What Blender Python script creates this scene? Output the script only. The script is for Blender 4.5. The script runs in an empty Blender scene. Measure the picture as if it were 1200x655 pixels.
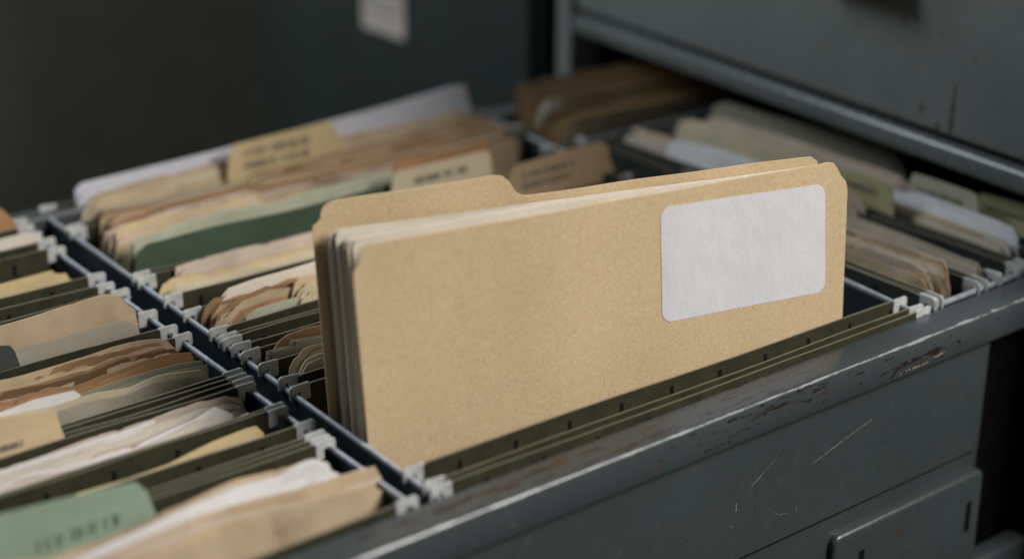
import bpy, bmesh, math, random
from mathutils import Vector, Matrix, noise as mnoise

scene = bpy.context.scene
COL = scene.collection
rnd = random.Random(7)

# ------------------------------------------------------------------ helpers
def tag(o, label=None, cat=None, group=None, kind=None):
    if label: o['label'] = label
    if cat: o['category'] = cat
    if group: o['group'] = group
    if kind: o['kind'] = kind
    return o

def empty(name, loc, label, cat, group=None):
    o = bpy.data.objects.new(name, None); COL.objects.link(o)
    o.empty_display_size = .01; o.location = loc
    return tag(o, label, cat, group)

def link(name, me, mat=None, parent=None):
    o = bpy.data.objects.new(name, me); COL.objects.link(o)
    if mat is not None:
        me.materials.clear(); me.materials.append(mat)
    if parent is not None:
        o.parent = parent
        o.matrix_parent_inverse = Matrix.Identity(4)
        base = Vector((0, 0, 0)); p = parent
        while p is not None and p.name != 'filing_cabinet':
            base += p.location; p = p.parent
        o.location = -base            # meshes are written in metres of the whole place
    return o

def finish(bm, name, mat, parent=None, smooth=True, angle=35):
    bmesh.ops.recalc_face_normals(bm, faces=bm.faces)
    for e in bm.edges:
        e.smooth = not (len(e.link_faces) == 2 and e.calc_face_angle(0) > math.radians(angle))
    for f in bm.faces: f.smooth = smooth
    me = bpy.data.meshes.new(name); bm.to_mesh(me); bm.free()
    return link(name, me, mat, parent)

def box(bm, x0, x1, y0, y1, z0, z1, bevel=0, seg=3):
    vs = [bm.verts.new((x, y, z)) for x in (x0, x1) for y in (y0, y1) for z in (z0, z1)]
    idx = [(0,1,3,2),(4,6,7,5),(0,4,5,1),(2,3,7,6),(0,2,6,4),(1,5,7,3)]
    fs = [bm.faces.new([vs[i] for i in q]) for q in idx]
    if bevel:
        es = list({e for f in fs for e in f.edges})
        bmesh.ops.bevel(bm, geom=es, offset=bevel, segments=seg, affect='EDGES', profile=.5)

def bar(bm, a, b, w, z0, z1, bevel=0):
    """upright strip of width w standing between plan points a and b"""
    a = Vector((*a, 0)); b = Vector((*b, 0)); d = (b-a).normalized(); n = Vector((d.y, -d.x, 0))*w/2
    vs = []
    for p in (a, b):
        for s in (-1, 1):
            for z in (z0, z1):
                q = p+n*s; vs.append(bm.verts.new((q.x, q.y, z)))
    idx = [(0,1,3,2),(4,6,7,5),(0,4,5,1),(2,3,7,6),(0,2,6,4),(1,5,7,3)]
    fs = [bm.faces.new([vs[i] for i in q]) for q in idx]
    if bevel:
        bmesh.ops.bevel(bm, geom=list({e for f in fs for e in f.edges}), offset=bevel, segments=2, affect='EDGES', profile=.5)

def poly_extrude(bm, pts, fn, th):
    """closed outline pts (u,v) -> fn(u,v,w) with w = 0 and th"""
    A = [bm.verts.new(fn(u, v, 0)) for u, v in pts]; B = [bm.verts.new(fn(u, v, th)) for u, v in pts]
    n = len(pts)
    bm.faces.new(A); bm.faces.new(B[::-1])
    for i in range(n): bm.faces.new((A[i], B[i], B[(i+1) % n], A[(i+1) % n]))

# ------------------------------------------------------------------ materials
def new_mat(name):
    m = bpy.data.materials.new(name); m.use_nodes = True
    nt = m.node_tree; b = nt.nodes['Principled BSDF']
    return m, nt, b
def node(nt, typ, **kw):
    n = nt.nodes.new(typ)
    for k, v in kw.items():
        if k in n.inputs: n.inputs[k].default_value = v
        else: setattr(n, k, v)
    return n
def ocoord(nt, scale=(1,1,1), loc=(0,0,0)):
    t = node(nt, 'ShaderNodeTexCoord'); m = node(nt, 'ShaderNodeMapping')
    m.inputs['Scale'].default_value = scale; m.inputs['Location'].default_value = loc
    nt.links.new(t.outputs['Object'], m.inputs['Vector']); return m.outputs['Vector']
def noise(nt, vec, scale, detail=4, rough=.55):
    n = node(nt, 'ShaderNodeTexNoise'); n.inputs['Scale'].default_value = scale
    n.inputs['Detail'].default_value = detail; n.inputs['Roughness'].default_value = rough
    nt.links.new(vec, n.inputs['Vector']); return n.outputs['Fac']
def ramp(nt, fac, a, b, ca=(0,0,0,1), cb=(1,1,1,1)):
    r = node(nt, 'ShaderNodeValToRGB'); e = r.color_ramp.elements
    e[0].position = a; e[0].color = ca; e[1].position = b; e[1].color = cb
    nt.links.new(fac, r.inputs['Fac']); return r.outputs['Color']
def mix(nt, fac, a, b):
    m = node(nt, 'ShaderNodeMix', data_type='RGBA')
    for sock, v in ((m.inputs[0], fac), (m.inputs[6], a), (m.inputs[7], b)):
        if isinstance(v, (int, float)): sock.default_value = v
        elif isinstance(v, tuple): sock.default_value = v if len(v) == 4 else (*v, 1)
        else: nt.links.new(v, sock)
    return m.outputs[2]
def math_(nt, op, a, b=0.0, c=0.0, clamp=False):
    m = node(nt, 'ShaderNodeMath', operation=op, use_clamp=clamp)
    for i, v in enumerate((a, b, c)):
        if isinstance(v, (int, float)): m.inputs[i].default_value = v
        else: nt.links.new(v, m.inputs[i])
    return m.outputs[0]
def bump(nt, b, h, strength, dist=.001):
    n = node(nt, 'ShaderNodeBump'); n.inputs['Strength'].default_value = strength; n.inputs['Distance'].default_value = dist
    nt.links.new(h, n.inputs['Height']); nt.links.new(n.outputs['Normal'], b.inputs['Normal'])
def scalec(c, k): return tuple(min(1, v*k) for v in c)

def paper(name, col, var=.14, blotch=.25, rough=.85, fibre=.25, dark=None, wr=.14):
    m, nt, b = new_mat(name)
    v = ocoord(nt)
    big = noise(nt, v, 22, 4); fine = noise(nt, v, 420, 3, .6); mid = noise(nt, v, 90, 5, .65)
    c = mix(nt, ramp(nt, big, .35, .68), scalec(col, 1-blotch), scalec(col, 1+blotch*.35))
    c = mix(nt, ramp(nt, mid, .3, .75), c, scalec(col, 1-var))
    sp = ramp(nt, fine, .58, .72)
    c = mix(nt, math_(nt, 'MULTIPLY', sp, fibre), c, dark or scalec(col, .55))
    nt.links.new(c, b.inputs['Base Color'])
    b.inputs['Roughness'].default_value = rough; b.inputs['Specular IOR Level'].default_value = .2
    wv = noise(nt, v, 34, 5, .6)
    h = math_(nt, 'ADD', math_(nt, 'MULTIPLY', wv, wr*4), math_(nt, 'MULTIPLY', fine, .12))
    bump(nt, b, h, .6, .0015)
    return m

def kraft():
    m, nt, b = new_mat('kraft_card')
    v = ocoord(nt)
    base = (.530, .385, .230)
    big = noise(nt, v, 14, 5, .6)
    c = mix(nt, ramp(nt, big, .3, .72), (.474, .357, .212), (.522, .395, .236))
    mot = noise(nt, ocoord(nt, (1, 1, .7)), 720, 4, .7)
    c = mix(nt, math_(nt, 'MULTIPLY', ramp(nt, mot, .45, .68), .45), c, (.380, .262, .145))
    mot2 = noise(nt, ocoord(nt, (1, 1, .7), (3, 1, 2)), 900, 3, .7)
    c = mix(nt, math_(nt, 'MULTIPLY', ramp(nt, mot2, .53, .72), .5), c, (.680, .530, .345))
    for k, (sc, off) in enumerate((((1500, 1500, 330), 1.3), ((420, 420, 1500), 4.1))):   # stray fibres
        f = noise(nt, ocoord(nt, sc, (off, off, 0)), 1, 2, .5)
        c = mix(nt, math_(nt, 'MULTIPLY', ramp(nt, f, .62, .72), .55), c, (.300, .200, .105) if k == 0 else (.72, .57, .38))
    nt.links.new(c, b.inputs['Base Color'])
    b.inputs['Roughness'].default_value = .82; b.inputs['Specular IOR Level'].default_value = .25
    h = math_(nt, 'ADD', math_(nt, 'MULTIPLY', mot, .25), math_(nt, 'MULTIPLY', big, 2.0))
    bump(nt, b, h, .45, .0008)
    return m

def sticker():
    m, nt, b = new_mat('sticker_paper')
    w = noise(nt, ocoord(nt, (1, 1, .6)), 75, 4, .6); g = noise(nt, ocoord(nt), 30, 3)
    f = noise(nt, ocoord(nt), 500, 3, .6)
    c = mix(nt, ramp(nt, w, .3, .75), (.545, .539, .555), (.575, .568, .585))
    c = mix(nt, math_(nt, 'MULTIPLY', ramp(nt, g, .4, .7), .3), c, (.535, .53, .548))
    c = mix(nt, math_(nt, 'MULTIPLY', ramp(nt, f, .5, .7), .25), c, (.48, .475, .49))
    nt.links.new(c, b.inputs['Base Color']); b.inputs['Roughness'].default_value = .9
    b.inputs['Specular IOR Level'].default_value = .1
    bump(nt, b, w, .5, .0013)
    return m

def olive(name='olive_card', col=(.031, .0295, .0165), slots=True, axis=0):
    m, nt, b = new_mat(name)
    v = ocoord(nt)
    n1 = noise(nt, v, 60, 5, .65); n2 = noise(nt, v, 400, 3, .6)
    c = mix(nt, ramp(nt, n1, .35, .7), scalec(col, .78), scalec(col, 1.25))
    c = mix(nt, math_(nt, 'MULTIPLY', ramp(nt, n2, .6, .75), .35), c, scalec(col, 2.0))
    sep = node(nt, 'ShaderNodeSeparateXYZ'); nt.links.new(v, sep.inputs[0])
    if slots:   # the punched tab slots along the top edge of the card
        x = sep.outputs[axis]; z = sep.outputs[2]
        fx = math_(nt, 'ABSOLUTE', math_(nt, 'SUBTRACT', math_(nt, 'FRACT', math_(nt, 'DIVIDE', math_(nt, 'ADD', x, 1.012), .034)), .5))
        inx = math_(nt, 'LESS_THAN', fx, .040)
        inz = math_(nt, 'LESS_THAN', math_(nt, 'ABSOLUTE', math_(nt, 'ADD', z, .0058)), .0042)
        s = math_(nt, 'MULTIPLY', inx, inz)
        c = mix(nt, s, c, (.004, .004, .003))
    # upward faces painted paler, like light caught on the top edges
    geo = node(nt, 'ShaderNodeNewGeometry'); sn = node(nt, 'ShaderNodeSeparateXYZ'); nt.links.new(geo.outputs['True Normal'], sn.inputs[0])
    ed = math_(nt, 'MULTIPLY', math_(nt, 'GREATER_THAN', sn.outputs[2], .6), .8)      # paler cut edge, light from above put into its colour
    c = mix(nt, ed, c, (.20, .18, .135))
    nt.links.new(c, b.inputs['Base Color']); b.inputs['Roughness'].default_value = .7
    b.inputs['Specular IOR Level'].default_value = .12
    bump(nt, b, n1, .3, .001)
    return m

def paint(name, col, rough=.38, rust=0, rim=False, spec=.5):
    m, nt, b = new_mat(name)
    v = ocoord(nt)
    n1 = noise(nt, v, 9, 5, .6); n2 = noise(nt, v, 130, 5, .7); n3 = noise(nt, v, 700, 2)
    c = mix(nt, ramp(nt, n1, .3, .75), scalec(col, .85), scalec(col, 1.12))
    c = mix(nt, math_(nt, 'MULTIPLY', ramp(nt, n2, .56, .75), .35), c, scalec(col, 1.6))
    spots = noise(nt, ocoord(nt, (1, 1, .6), (5, 2, 1)), 75, 3, .5)
    if rust:
        c = mix(nt, math_(nt, 'MULTIPLY', ramp(nt, spots, .72, .75), rust), c, (.045, .024, .012))
    met = None
    if rim:
        sep = node(nt, 'ShaderNodeSeparateXYZ'); nt.links.new(v, sep.inputs[0])
        x, y, z = sep.outputs
        # chips follow the folded edge and the lower lip of the rim
        def near(q, at, wid): return math_(nt, 'SUBTRACT', 1.0, math_(nt, 'DIVIDE', math_(nt, 'ABSOLUTE', math_(nt, 'SUBTRACT', q, at)), wid), clamp=True)
        streak = noise(nt, ocoord(nt, (55, 330, 330)), 1, 6, .72)
        blot = noise(nt, ocoord(nt, (30, 120, 120), (2, 0, 0)), 1, 5, .7)
        band = math_(nt, 'MAXIMUM', math_(nt, 'MULTIPLY', near(x, .19, .11), near(z, -.0045, .012)), math_(nt, 'MULTIPLY', near(x, .315, .07), near(z, -.012, .012)))
        band = math_(nt, 'MAXIMUM', band, math_(nt, 'MULTIPLY', near(x, .10, .25), near(y, -.040, .006)))
        band = math_(nt, 'MAXIMUM', band, math_(nt, 'MULTIPLY', near(x, .02, .22), near(y, -.033, .012)))
        wear = ramp(nt, math_(nt, 'ADD', streak, math_(nt, 'MULTIPLY', band, .24)), .695, .72)
        wear2 = ramp(nt, math_(nt, 'ADD', blot, math_(nt, 'MULTIPLY', band, .18)), .70, .74)
        c = mix(nt, wear, c, (.018, .012, .010))
        c = mix(nt, math_(nt, 'MULTIPLY', wear2, .8), c, (.042, .026, .021))
        edge = math_(nt, 'MULTIPLY', near(z, -.0008, .0016), near(y, -.0445, .0022))
        bare = ramp(nt, math_(nt, 'ADD', streak, math_(nt, 'MULTIPLY', edge, .25)), .66, .72)
        c = mix(nt, math_(nt, 'MULTIPLY', bare, .6), c, (.34, .34, .34))
    nt.links.new(c, b.inputs['Base Color'])
    r = math_(nt, 'ADD', math_(nt, 'MULTIPLY', n2, .22), rough-.1)
    nt.links.new(r, b.inputs['Roughness'])
    b.inputs['Specular IOR Level'].default_value = spec
    h = math_(nt, 'ADD', math_(nt, 'MULTIPLY', n3, .15), math_(nt, 'MULTIPLY', n1, 2.0))
    bump(nt, b, h, .18, .001)
    return m

def plain(name, col, rough=.6, metal=0, nz=.2):
    m, nt, b = new_mat(name)
    n1 = noise(nt, ocoord(nt), 160, 4)
    nt.links.new(mix(nt, ramp(nt, n1, .35, .7), scalec(col, 1-nz), scalec(col, 1+nz)), b.inputs['Base Color'])
    b.inputs['Roughness'].default_value = rough; b.inputs['Metallic'].default_value = metal
    b.inputs['Specular IOR Level'].default_value = 0 if max(col) < .02 else .4
    return m

M = dict(
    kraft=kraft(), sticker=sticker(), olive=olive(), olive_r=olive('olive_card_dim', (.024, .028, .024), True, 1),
    tan=paper('tan_paper', (.47, .36, .235), blotch=.35), brown=paper('brown_paper', (.30, .18, .095), blotch=.4),
    dbrown=paper('dark_brown_paper', (.15, .085, .045), blotch=.45), orange=paper('rust_orange_card', (.36, .20, .10), blotch=.35),
    cream=paper('cream_paper', (.56, .48, .34), blotch=.3), white=paper('white_paper', (.66, .64, .63), blotch=.12),
    bright=paper('bright_white_paper', (.68, .68, .71), blotch=.15), bluewhite=paper('cool_white_paper', (.56, .56, .61), blotch=.12), pink=paper('pinkish_paper', (.53, .44, .36), blotch=.3),
    page=paper('page_paper', (.62, .56, .47), blotch=.2), greygreen=paper('grey_green_card', (.24, .235, .175)),
    palegreen=paper('pale_green_card', (.40, .40, .30)), green=paper('dark_green_card', (.048, .074, .047)),
    mint=paper('mint_green_card', (.25, .325, .24)), yellow=paper('yellow_manila', (.56, .44, .245)),
    ytab=paper('olive_yellow_card', (.38, .36, .20)), manila=paper('manila_card', (.55, .42, .26)),
    greytan=paper('grey_tan_card', (.36, .325, .255)), slate=paper('slate_card', (.045, .052, .05)),
    dtan=paper('dark_tan_card', (.36, .25, .15)),
    green_ink=plain('faded_green_ink', (.17, .24, .175), .8), ink=plain('ink', (.17, .165, .14), .8), hook=plain('pale_grey_plastic', (.36, .365, .355), .5),
    paint=paint('grey_paint', (.034, .043, .044), .30, .5), paint_rim=paint('grey_rim_paint', (.044, .052, .055), .27, .0, True),
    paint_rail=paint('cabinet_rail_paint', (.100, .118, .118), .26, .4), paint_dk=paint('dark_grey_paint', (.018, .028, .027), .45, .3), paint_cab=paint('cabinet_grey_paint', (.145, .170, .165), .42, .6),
    navy=paint('dark_blue_paint', (.012, .020, .027), .4, .2), black=plain('recess_black', (.006, .006, .006), .7),  # the black also paints the shade beyond the drawer side
    steel=plain('worn_rail_paint', (.38, .42, .47), .32, .3), scratch=plain('bare_scratch', (.22, .22, .215), .5),
    chip=plain('exposed_dark_metal', (.012, .010, .009), .8), bare_primer=plain('bare_primer', (.20, .14, .10), .8), rust=plain('rust', (.05, .027, .014), .9, 0, .5), wall=paper('wall_plaster', (.24, .235, .178), .08, .15),
    floor=plain('dark_floor', (.03, .03, .03), .8), card=paper('label_card', (.50, .45, .40), blotch=.1),
)
SHEETS = {
'front': [[-0.001, 0.042], [0.293, -0.001], [[-0.0052, 0.0856], [-0.0051, 0.089], [-0.0041, 0.0914], [-0.0023, 0.0928], [-0.0013, 0.096], [0.0002, 0.1012], [0.0029, 0.1024], [0.2723, 0.0977], [0.2781, 0.098], [0.2818, 0.0971], [0.2852, 0.0927], [0.2873, 0.0889], [0.2907, 0.0853], [0.2916, 0.0822], [0.2921, 0.0791]]],
'label': [[-0.001, 0.042], [0.293, -0.001], [[0.1681, 0.0917], [0.2768, 0.0862], [0.2827, 0.0215], [0.1719, 0.0262]]],
'back': [[0.003, 0.092], [0.297, 0.006], [[-0.0002, 0.0937], [0.0003, 0.0963], [0.0026, 0.0978], [0.0044, 0.0997], [0.0049, 0.1028], [0.0064, 0.1057], [0.0095, 0.1077], [0.0134, 0.1083], [0.0504, 0.1093], [0.0867, 0.1108], [0.0936, 0.1111], [0.0978, 0.1108], [0.1006, 0.11], [0.1038, 0.107], [0.1057, 0.1031], [0.1081, 0.1001], [0.1114, 0.0983], [0.1156, 0.0982], [0.2758, 0.0989], [0.2812, 0.0987], [0.2847, 0.0961], [0.2862, 0.09]]],
'paper0': [[0.00236, 0.08399999999999999], [0.29636, 0.00488], [[0.0045, 0.0919], [0.006, 0.0953], [0.0086, 0.0962], [0.1204, 0.0953], [0.2681, 0.0932], [0.2709, 0.078]]],
'paper1': [[0.0014, 0.072], [0.2954, 0.0031999999999999997], [[0.0039, 0.0931], [0.0054, 0.0964], [0.008, 0.0973], [0.1147, 0.0974], [0.2718, 0.0943], [0.2747, 0.0791]]],
'paper2': [[0.00027999999999999987, 0.057999999999999996], [0.29428, 0.0012399999999999998], [[0.0009, 0.0964], [0.0024, 0.0996], [0.005, 0.1004], [0.1079, 0.1007], [0.272, 0.0959], [0.275, 0.0808]]],
'La': [[0, 0.43], [1, 0.43], [[-0.0621, 0.0145], [-0.0282, 0.0162], [-0.0237, 0.0152], [-0.0154, 0.0027], [-0.0122, -0.0052]]],
'Lb': [[0, 0.4], [1, 0.4], [[-0.0747, 0.0047], [-0.0416, 0.006], [-0.0167, 0.0065], [-0.008, 0.0016]]],
'Lc': [[0, 0.345], [1, 0.345], [[-0.0965, -0.0033], [-0.0648, -0.0005], [-0.0322, 0.0003], [-0.0278, 0.0003], [-0.0248, -0.0027], [-0.0188, -0.0037], [-0.0166, -0.0093]]],
'Ld': [[0, 0.24], [1, 0.24], [[-0.1329, 0.0209], [-0.1047, 0.0226], [-0.0904, 0.0228], [-0.0733, 0.0233], [-0.0558, 0.0238], [-0.0456, 0.0242], [-0.0405, 0.0234], [-0.0366, 0.0214], [-0.0311, 0.0137], [-0.0277, 0.0107], [-0.0269, 0.0032], [-0.0265, -0.0043]]],
'Ldf': [[0, 0.23], [1, 0.23], [[-0.1242, 0.0112], [-0.1102, 0.0108], [-0.1009, 0.0101], [-0.0717, 0.0101], [-0.0383, 0.0107], [-0.0355, 0.0084], [-0.0312, 0.0036], [-0.0306, -0.0008]]],
'Lslate': [[0, 0.2285], [1, 0.2285], [[-0.1373, 0.0204], [-0.1101, 0.0167], [-0.1065, 0.0157], [-0.1045, 0.0127], [-0.1011, -0.0029], [-0.101, -0.01]]],
'Le1': [[0, 0.196], [1, 0.196], [[-0.1509, 0.0101], [-0.1243, 0.0088], [-0.0967, 0.008], [-0.0678, 0.0086], [-0.043, 0.0086], [-0.0305, 0.0066], [-0.0261, 0.0039], [-0.0219, -0.0025], [-0.0188, -0.009]]],
'Le2': [[0, 0.188], [1, 0.188], [[-0.154, 0.0094], [-0.1278, 0.0071], [-0.1006, 0.0043], [-0.0768, 0.0047], [-0.0571, 0.0064], [-0.0296, 0.0052], [-0.0263, 0.0017], [-0.0198, -0.0012], [-0.0172, -0.0071]]],
'Le3': [[0, 0.18], [1, 0.18], [[-0.1569, 0.0101], [-0.1312, 0.006], [-0.1224, 0.0038], [-0.12, 0.0055], [-0.1039, 0.0059], [-0.0902, 0.0028], [-0.071, 0.0045], [-0.0438, 0.006], [-0.0337, 0.0052], [-0.0222, 0.0024], [-0.0207, -0.0041]]],
'Lf1': [[0, 0.172], [1, 0.172], [[-0.1077, 0.0039], [-0.0892, 0.0026], [-0.0604, 0.0034], [-0.033, 0.0029], [-0.0189, 0.0013], [-0.0177, -0.0041], [-0.0175, -0.0082]]],
'Lf2': [[0, 0.166], [1, 0.166], [[-0.1626, 0.0068], [-0.1368, 0.0062], [-0.1104, 0.0032], [-0.0871, 0.0038], [-0.0684, 0.0011], [-0.0511, 0.0029], [-0.0279, -0.0004], [-0.024, -0.0031], [-0.0228, -0.0075]]],
'Lf3': [[0, 0.1695], [1, 0.1695], [[-0.1612, 0.0073], [-0.1354, 0.0067], [-0.1173, 0.0087], [-0.0964, 0.0077], [-0.0934, 0.0049], [-0.0925, 0.0002]]],
'Lg': [[0, 0.1338], [1, 0.1338], [[-0.1727, 0.0227], [-0.148, 0.0225], [-0.1228, 0.0184], [-0.1203, 0.0171], [-0.1199, 0.0124], [-0.1188, 0.0069], [-0.1178, 0.0033], [-0.1177, 0.0005], [-0.1175, -0.0062]]],
'Lh1': [[0, 0.122], [1, 0.122], [[-0.1809, -0.0062], [-0.1556, -0.0009], [-0.13, 0.0001], [-0.1034, 0.0012], [-0.0852, 0.001], [-0.0664, 0.0022], [-0.0472, 0.003], [-0.04, 0.0018], [-0.0317, 0.0016], [-0.022, -0.0028], [-0.0203, -0.0082], [-0.0202, -0.0132]]],
'Lh2': [[0, 0.112], [1, 0.112], [[-0.1846, -0.0058], [-0.1598, -0.0019], [-0.1429, -0.0004], [-0.1175, -0.0044], [-0.0906, -0.004], [-0.0624, -0.0007], [-0.0454, 0.0026], [-0.0362, -0.0042], [-0.037, -0.0088]]],
'Lh3': [[0, 0.104], [1, 0.104], [[-0.1877, -0.0063], [-0.1631, -0.0026], [-0.1384, -0.0048], [-0.1079, -0.0037], [-0.0761, -0.0016], [-0.0429, -0.0013], [-0.0316, -0.0], [-0.03, -0.0058]]],
'Li': [[0, 0.084], [1, 0.084], [[-0.1343, -0.0019], [-0.1086, -0.0022], [-0.0864, -0.0019], [-0.0632, 0.0016], [-0.0442, 0.0034], [-0.0389, 0.0032], [-0.0354, -0.0013], [-0.0346, -0.0048]]],
'Lj': [[0, 0.043], [1, 0.043], [[-0.2065, 0.0256], [-0.1847, 0.0246], [-0.1621, 0.0228], [-0.1386, 0.0209], [-0.1225, 0.0188], [-0.1181, 0.0129], [-0.1169, 0.0077], [-0.1149, 0.0009], [-0.1151, -0.0057], [-0.1156, -0.0166]]],
'Lk1': [[0, 0.03], [1, 0.03], [[-0.192, 0.0079], [-0.1701, 0.0016], [-0.1467, 0.0013], [-0.1135, 0.0063], [-0.079, 0.0087], [-0.0476, 0.006], [-0.0439, 0.0065], [-0.0421, 0.0042], [-0.041, -0.0012]]],
'Lk2': [[0, 0.02], [1, 0.02], [[-0.1965, 0.0044], [-0.1668, 0.0019], [-0.1431, 0.0047], [-0.1102, 0.0084], [-0.0802, 0.01], [-0.0581, 0.0085], [-0.0544, 0.0095], [-0.0442, 0.0118], [-0.0396, 0.0112], [-0.0332, 0.0073], [-0.0312, 0.0016], [-0.031, -0.0048]]],
'Lk3': [[0, 0.01], [1, 0.01], [[-0.2007, 0.003], [-0.1634, 0.0055], [-0.1397, 0.0082], [-0.107, 0.0106], [-0.0817, 0.0084], [-0.0597, 0.006], [-0.0402, 0.0054], [-0.0322, 0.0054], [-0.0228, 0.0045], [-0.0176, 0.0045], [-0.014, -0.0026], [-0.0133, -0.0102], [-0.0132, -0.0204]]],
'Lk4': [[0, 0.0], [1, 0.0], [[-0.2044, 0.0057], [-0.1682, 0.0033], [-0.1369, 0.0078], [-0.1044, 0.0071], [-0.0745, 0.007], [-0.0479, 0.0054], [-0.0342, 0.002], [-0.0272, 0.0018], [-0.0212, -0.0039], [-0.02, -0.0097], [-0.0198, -0.018]]],
'Ma0': [[0, 0.448], [1, 0.448], [[0.0288, -0.0114], [0.0308, 0.0017], [0.0344, 0.007], [0.0392, 0.0059], [0.0447, -0.0014], [0.0472, -0.0144]]],
'Ma1': [[0, 0.444], [1, 0.444], [[0.0337, -0.0114], [0.0361, 0.0114], [0.0395, 0.0143], [0.0877, 0.0159], [0.1424, 0.0168], [0.19, 0.0184], [0.2399, 0.022], [0.2952, 0.0245], [0.3516, 0.0282], [0.3599, 0.0274], [0.3623, 0.0208], [0.3639, 0.008]]],
'Ma2': [[0, 0.434], [1, 0.434], [[0.0321, -0.0069], [0.036, 0.0014], [0.043, 0.009], [0.0631, 0.0108], [0.0953, 0.012], [0.1385, 0.0119], [0.1836, 0.0112], [0.2346, 0.0123], [0.2879, 0.0107], [0.3482, 0.0125], [0.3539, 0.0052]]],
'Matab': [[0, 0.429], [1, 0.429], [[0.1351, -0.0063], [0.138, 0.0152], [0.1399, 0.0224], [0.1429, 0.0268], [0.1817, 0.0281], [0.2175, 0.0291], [0.2233, 0.028], [0.2267, 0.0222], [0.2314, 0.0128], [0.2323, -0.0005]]],
'Ma3': [[0, 0.417], [1, 0.417], [[0.0278, -0.0022], [0.0356, 0.0033], [0.0729, 0.0023], [0.1184, 0.0024], [0.159, 0.0014], [0.2232, 0.0011], [0.2837, 0.0023], [0.3355, 0.0059], [0.3477, -0.0033]]],
'Mb0': [[0, 0.392], [1, 0.392], [[0.0275, -0.0085], [0.0302, 0.0069], [0.0342, 0.0108], [0.0487, 0.0099], [0.0859, 0.0077], [0.1314, 0.0065], [0.1404, 0.0108], [0.1453, 0.0141], [0.1657, 0.0136], [0.2007, 0.0153], [0.2592, 0.0166], [0.3053, 0.0189], [0.3428, 0.0199], [0.3477, 0.013]]],
'Mb1': [[0, 0.372], [1, 0.372], [[0.0208, -0.0038], [0.0244, 0.0082], [0.0299, 0.0104], [0.0449, 0.0106], [0.0697, 0.0139], [0.1076, 0.0146], [0.1271, 0.0153], [0.1321, 0.0106], [0.1948, 0.0091], [0.2527, 0.01], [0.314, 0.0129], [0.346, 0.0134], [0.3509, 0.0071]]],
'Mb2': [[0, 0.352], [1, 0.352], [[0.0161, -0.0024], [0.0197, 0.0112], [0.0247, 0.014], [0.0382, 0.0144], [0.0746, 0.0143], [0.1091, 0.0144], [0.1169, 0.0145], [0.1218, 0.0111], [0.1267, 0.0058], [0.1344, 0.0028]]],
'Mbo': [[0, 0.345], [1, 0.345], [[0.2125, 0.0126], [0.227, 0.019], [0.2343, 0.02], [0.2636, 0.0192], [0.303, 0.0204], [0.3076, 0.0156], [0.3092, 0.0088]]],
'Mbt': [[0, 0.394], [1, 0.394], [[0.327, -0.014], [0.3304, 0.0023], [0.3632, 0.0048], [0.3841, 0.0022], [0.3952, -0.004], [0.4014, -0.0135]]],
'Mb3': [[0, 0.333], [1, 0.333], [[0.0149, -0.0031], [0.0175, 0.0117], [0.0223, 0.0139], [0.0435, 0.0153], [0.0799, 0.0174], [0.1239, 0.0159], [0.1703, 0.0185], [0.1977, 0.0201], [0.2117, 0.0202], [0.2184, 0.0083]]],
'Mgreen': [[0, 0.32], [1, 0.32], [[0.0112, 0.0008], [0.0144, 0.0102], [0.0205, 0.0143], [0.0605, 0.0152], [0.1097, 0.0139], [0.1617, 0.0137], [0.1958, 0.0154], [0.2069, 0.0155], [0.2138, 0.011], [0.2164, 0.003]]],
'Mtab': [[0, 0.312], [1, 0.312], [[0.1957, 0.0097], [0.1974, 0.0191], [0.1997, 0.0246], [0.2046, 0.026], [0.2399, 0.0255], [0.2727, 0.0257], [0.2787, 0.0245], [0.2801, 0.0167], [0.2816, 0.007]]],
'Mtan': [[0, 0.275], [1, 0.275], [[0.2657, -0.0013], [0.2672, 0.0155], [0.2702, 0.0223], [0.276, 0.0253], [0.3152, 0.0267], [0.3503, 0.0267], [0.3552, 0.0238], [0.3579, 0.0138], [0.3648, -0.0004]]],
'Mc1': [[0, 0.292], [1, 0.292], [[0.0282, -0.0035], [0.0295, 0.0057], [0.0342, 0.0062], [0.0685, 0.0075], [0.1051, 0.0057], [0.1434, 0.0056], [0.1631, 0.0034], [0.1695, -0.0058]]],
'Mc2': [[0, 0.284], [1, 0.284], [[0.0132, -0.0038], [0.0158, 0.0005], [0.0205, 0.0021], [0.0342, 0.002], [0.0468, -0.0011], [0.0504, -0.0003], [0.0755, -0.0003], [0.1157, 0.0004], [0.1577, -0.0007], [0.164, -0.0081]]],
'Mc3': [[0, 0.276], [1, 0.276], [[0.0148, -0.0032], [0.0173, 0.0005], [0.0298, 0.0001], [0.0472, 0.0002], [0.0708, -0.0011], [0.1013, -0.0012], [0.1458, -0.0014], [0.1587, -0.0086]]],
'Md0': [[0, 0.23], [1, 0.23], [[0.0205, 0.0041], [0.023, 0.0087], [0.0272, 0.012], [0.0453, 0.0138], [0.0684, 0.014], [0.0861, 0.0146], [0.1164, 0.0133], [0.1286, 0.0053]]],
'Md1': [[0, 0.224], [1, 0.224], [[0.0122, -0.004], [0.0144, 0.0034], [0.0203, 0.0088], [0.0303, 0.0089], [0.0415, 0.0086], [0.0558, 0.0088], [0.0646, 0.0109], [0.0792, 0.0099], [0.1123, 0.0095], [0.1244, 0.0009]]],
'Md2': [[0, 0.216], [1, 0.216], [[0.0128, -0.0035], [0.0154, 0.0032], [0.0227, 0.005], [0.0291, 0.0092], [0.037, 0.0098], [0.0473, 0.0119], [0.0655, 0.01], [0.107, 0.0078], [0.1191, 0.0009]]],
'Md3': [[0, 0.21], [1, 0.21], [[0.0263, 0.0013], [0.0332, 0.0048], [0.0501, 0.0051], [0.0674, 0.005], [0.1029, 0.0024], [0.1088, -0.0018]]],
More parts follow.
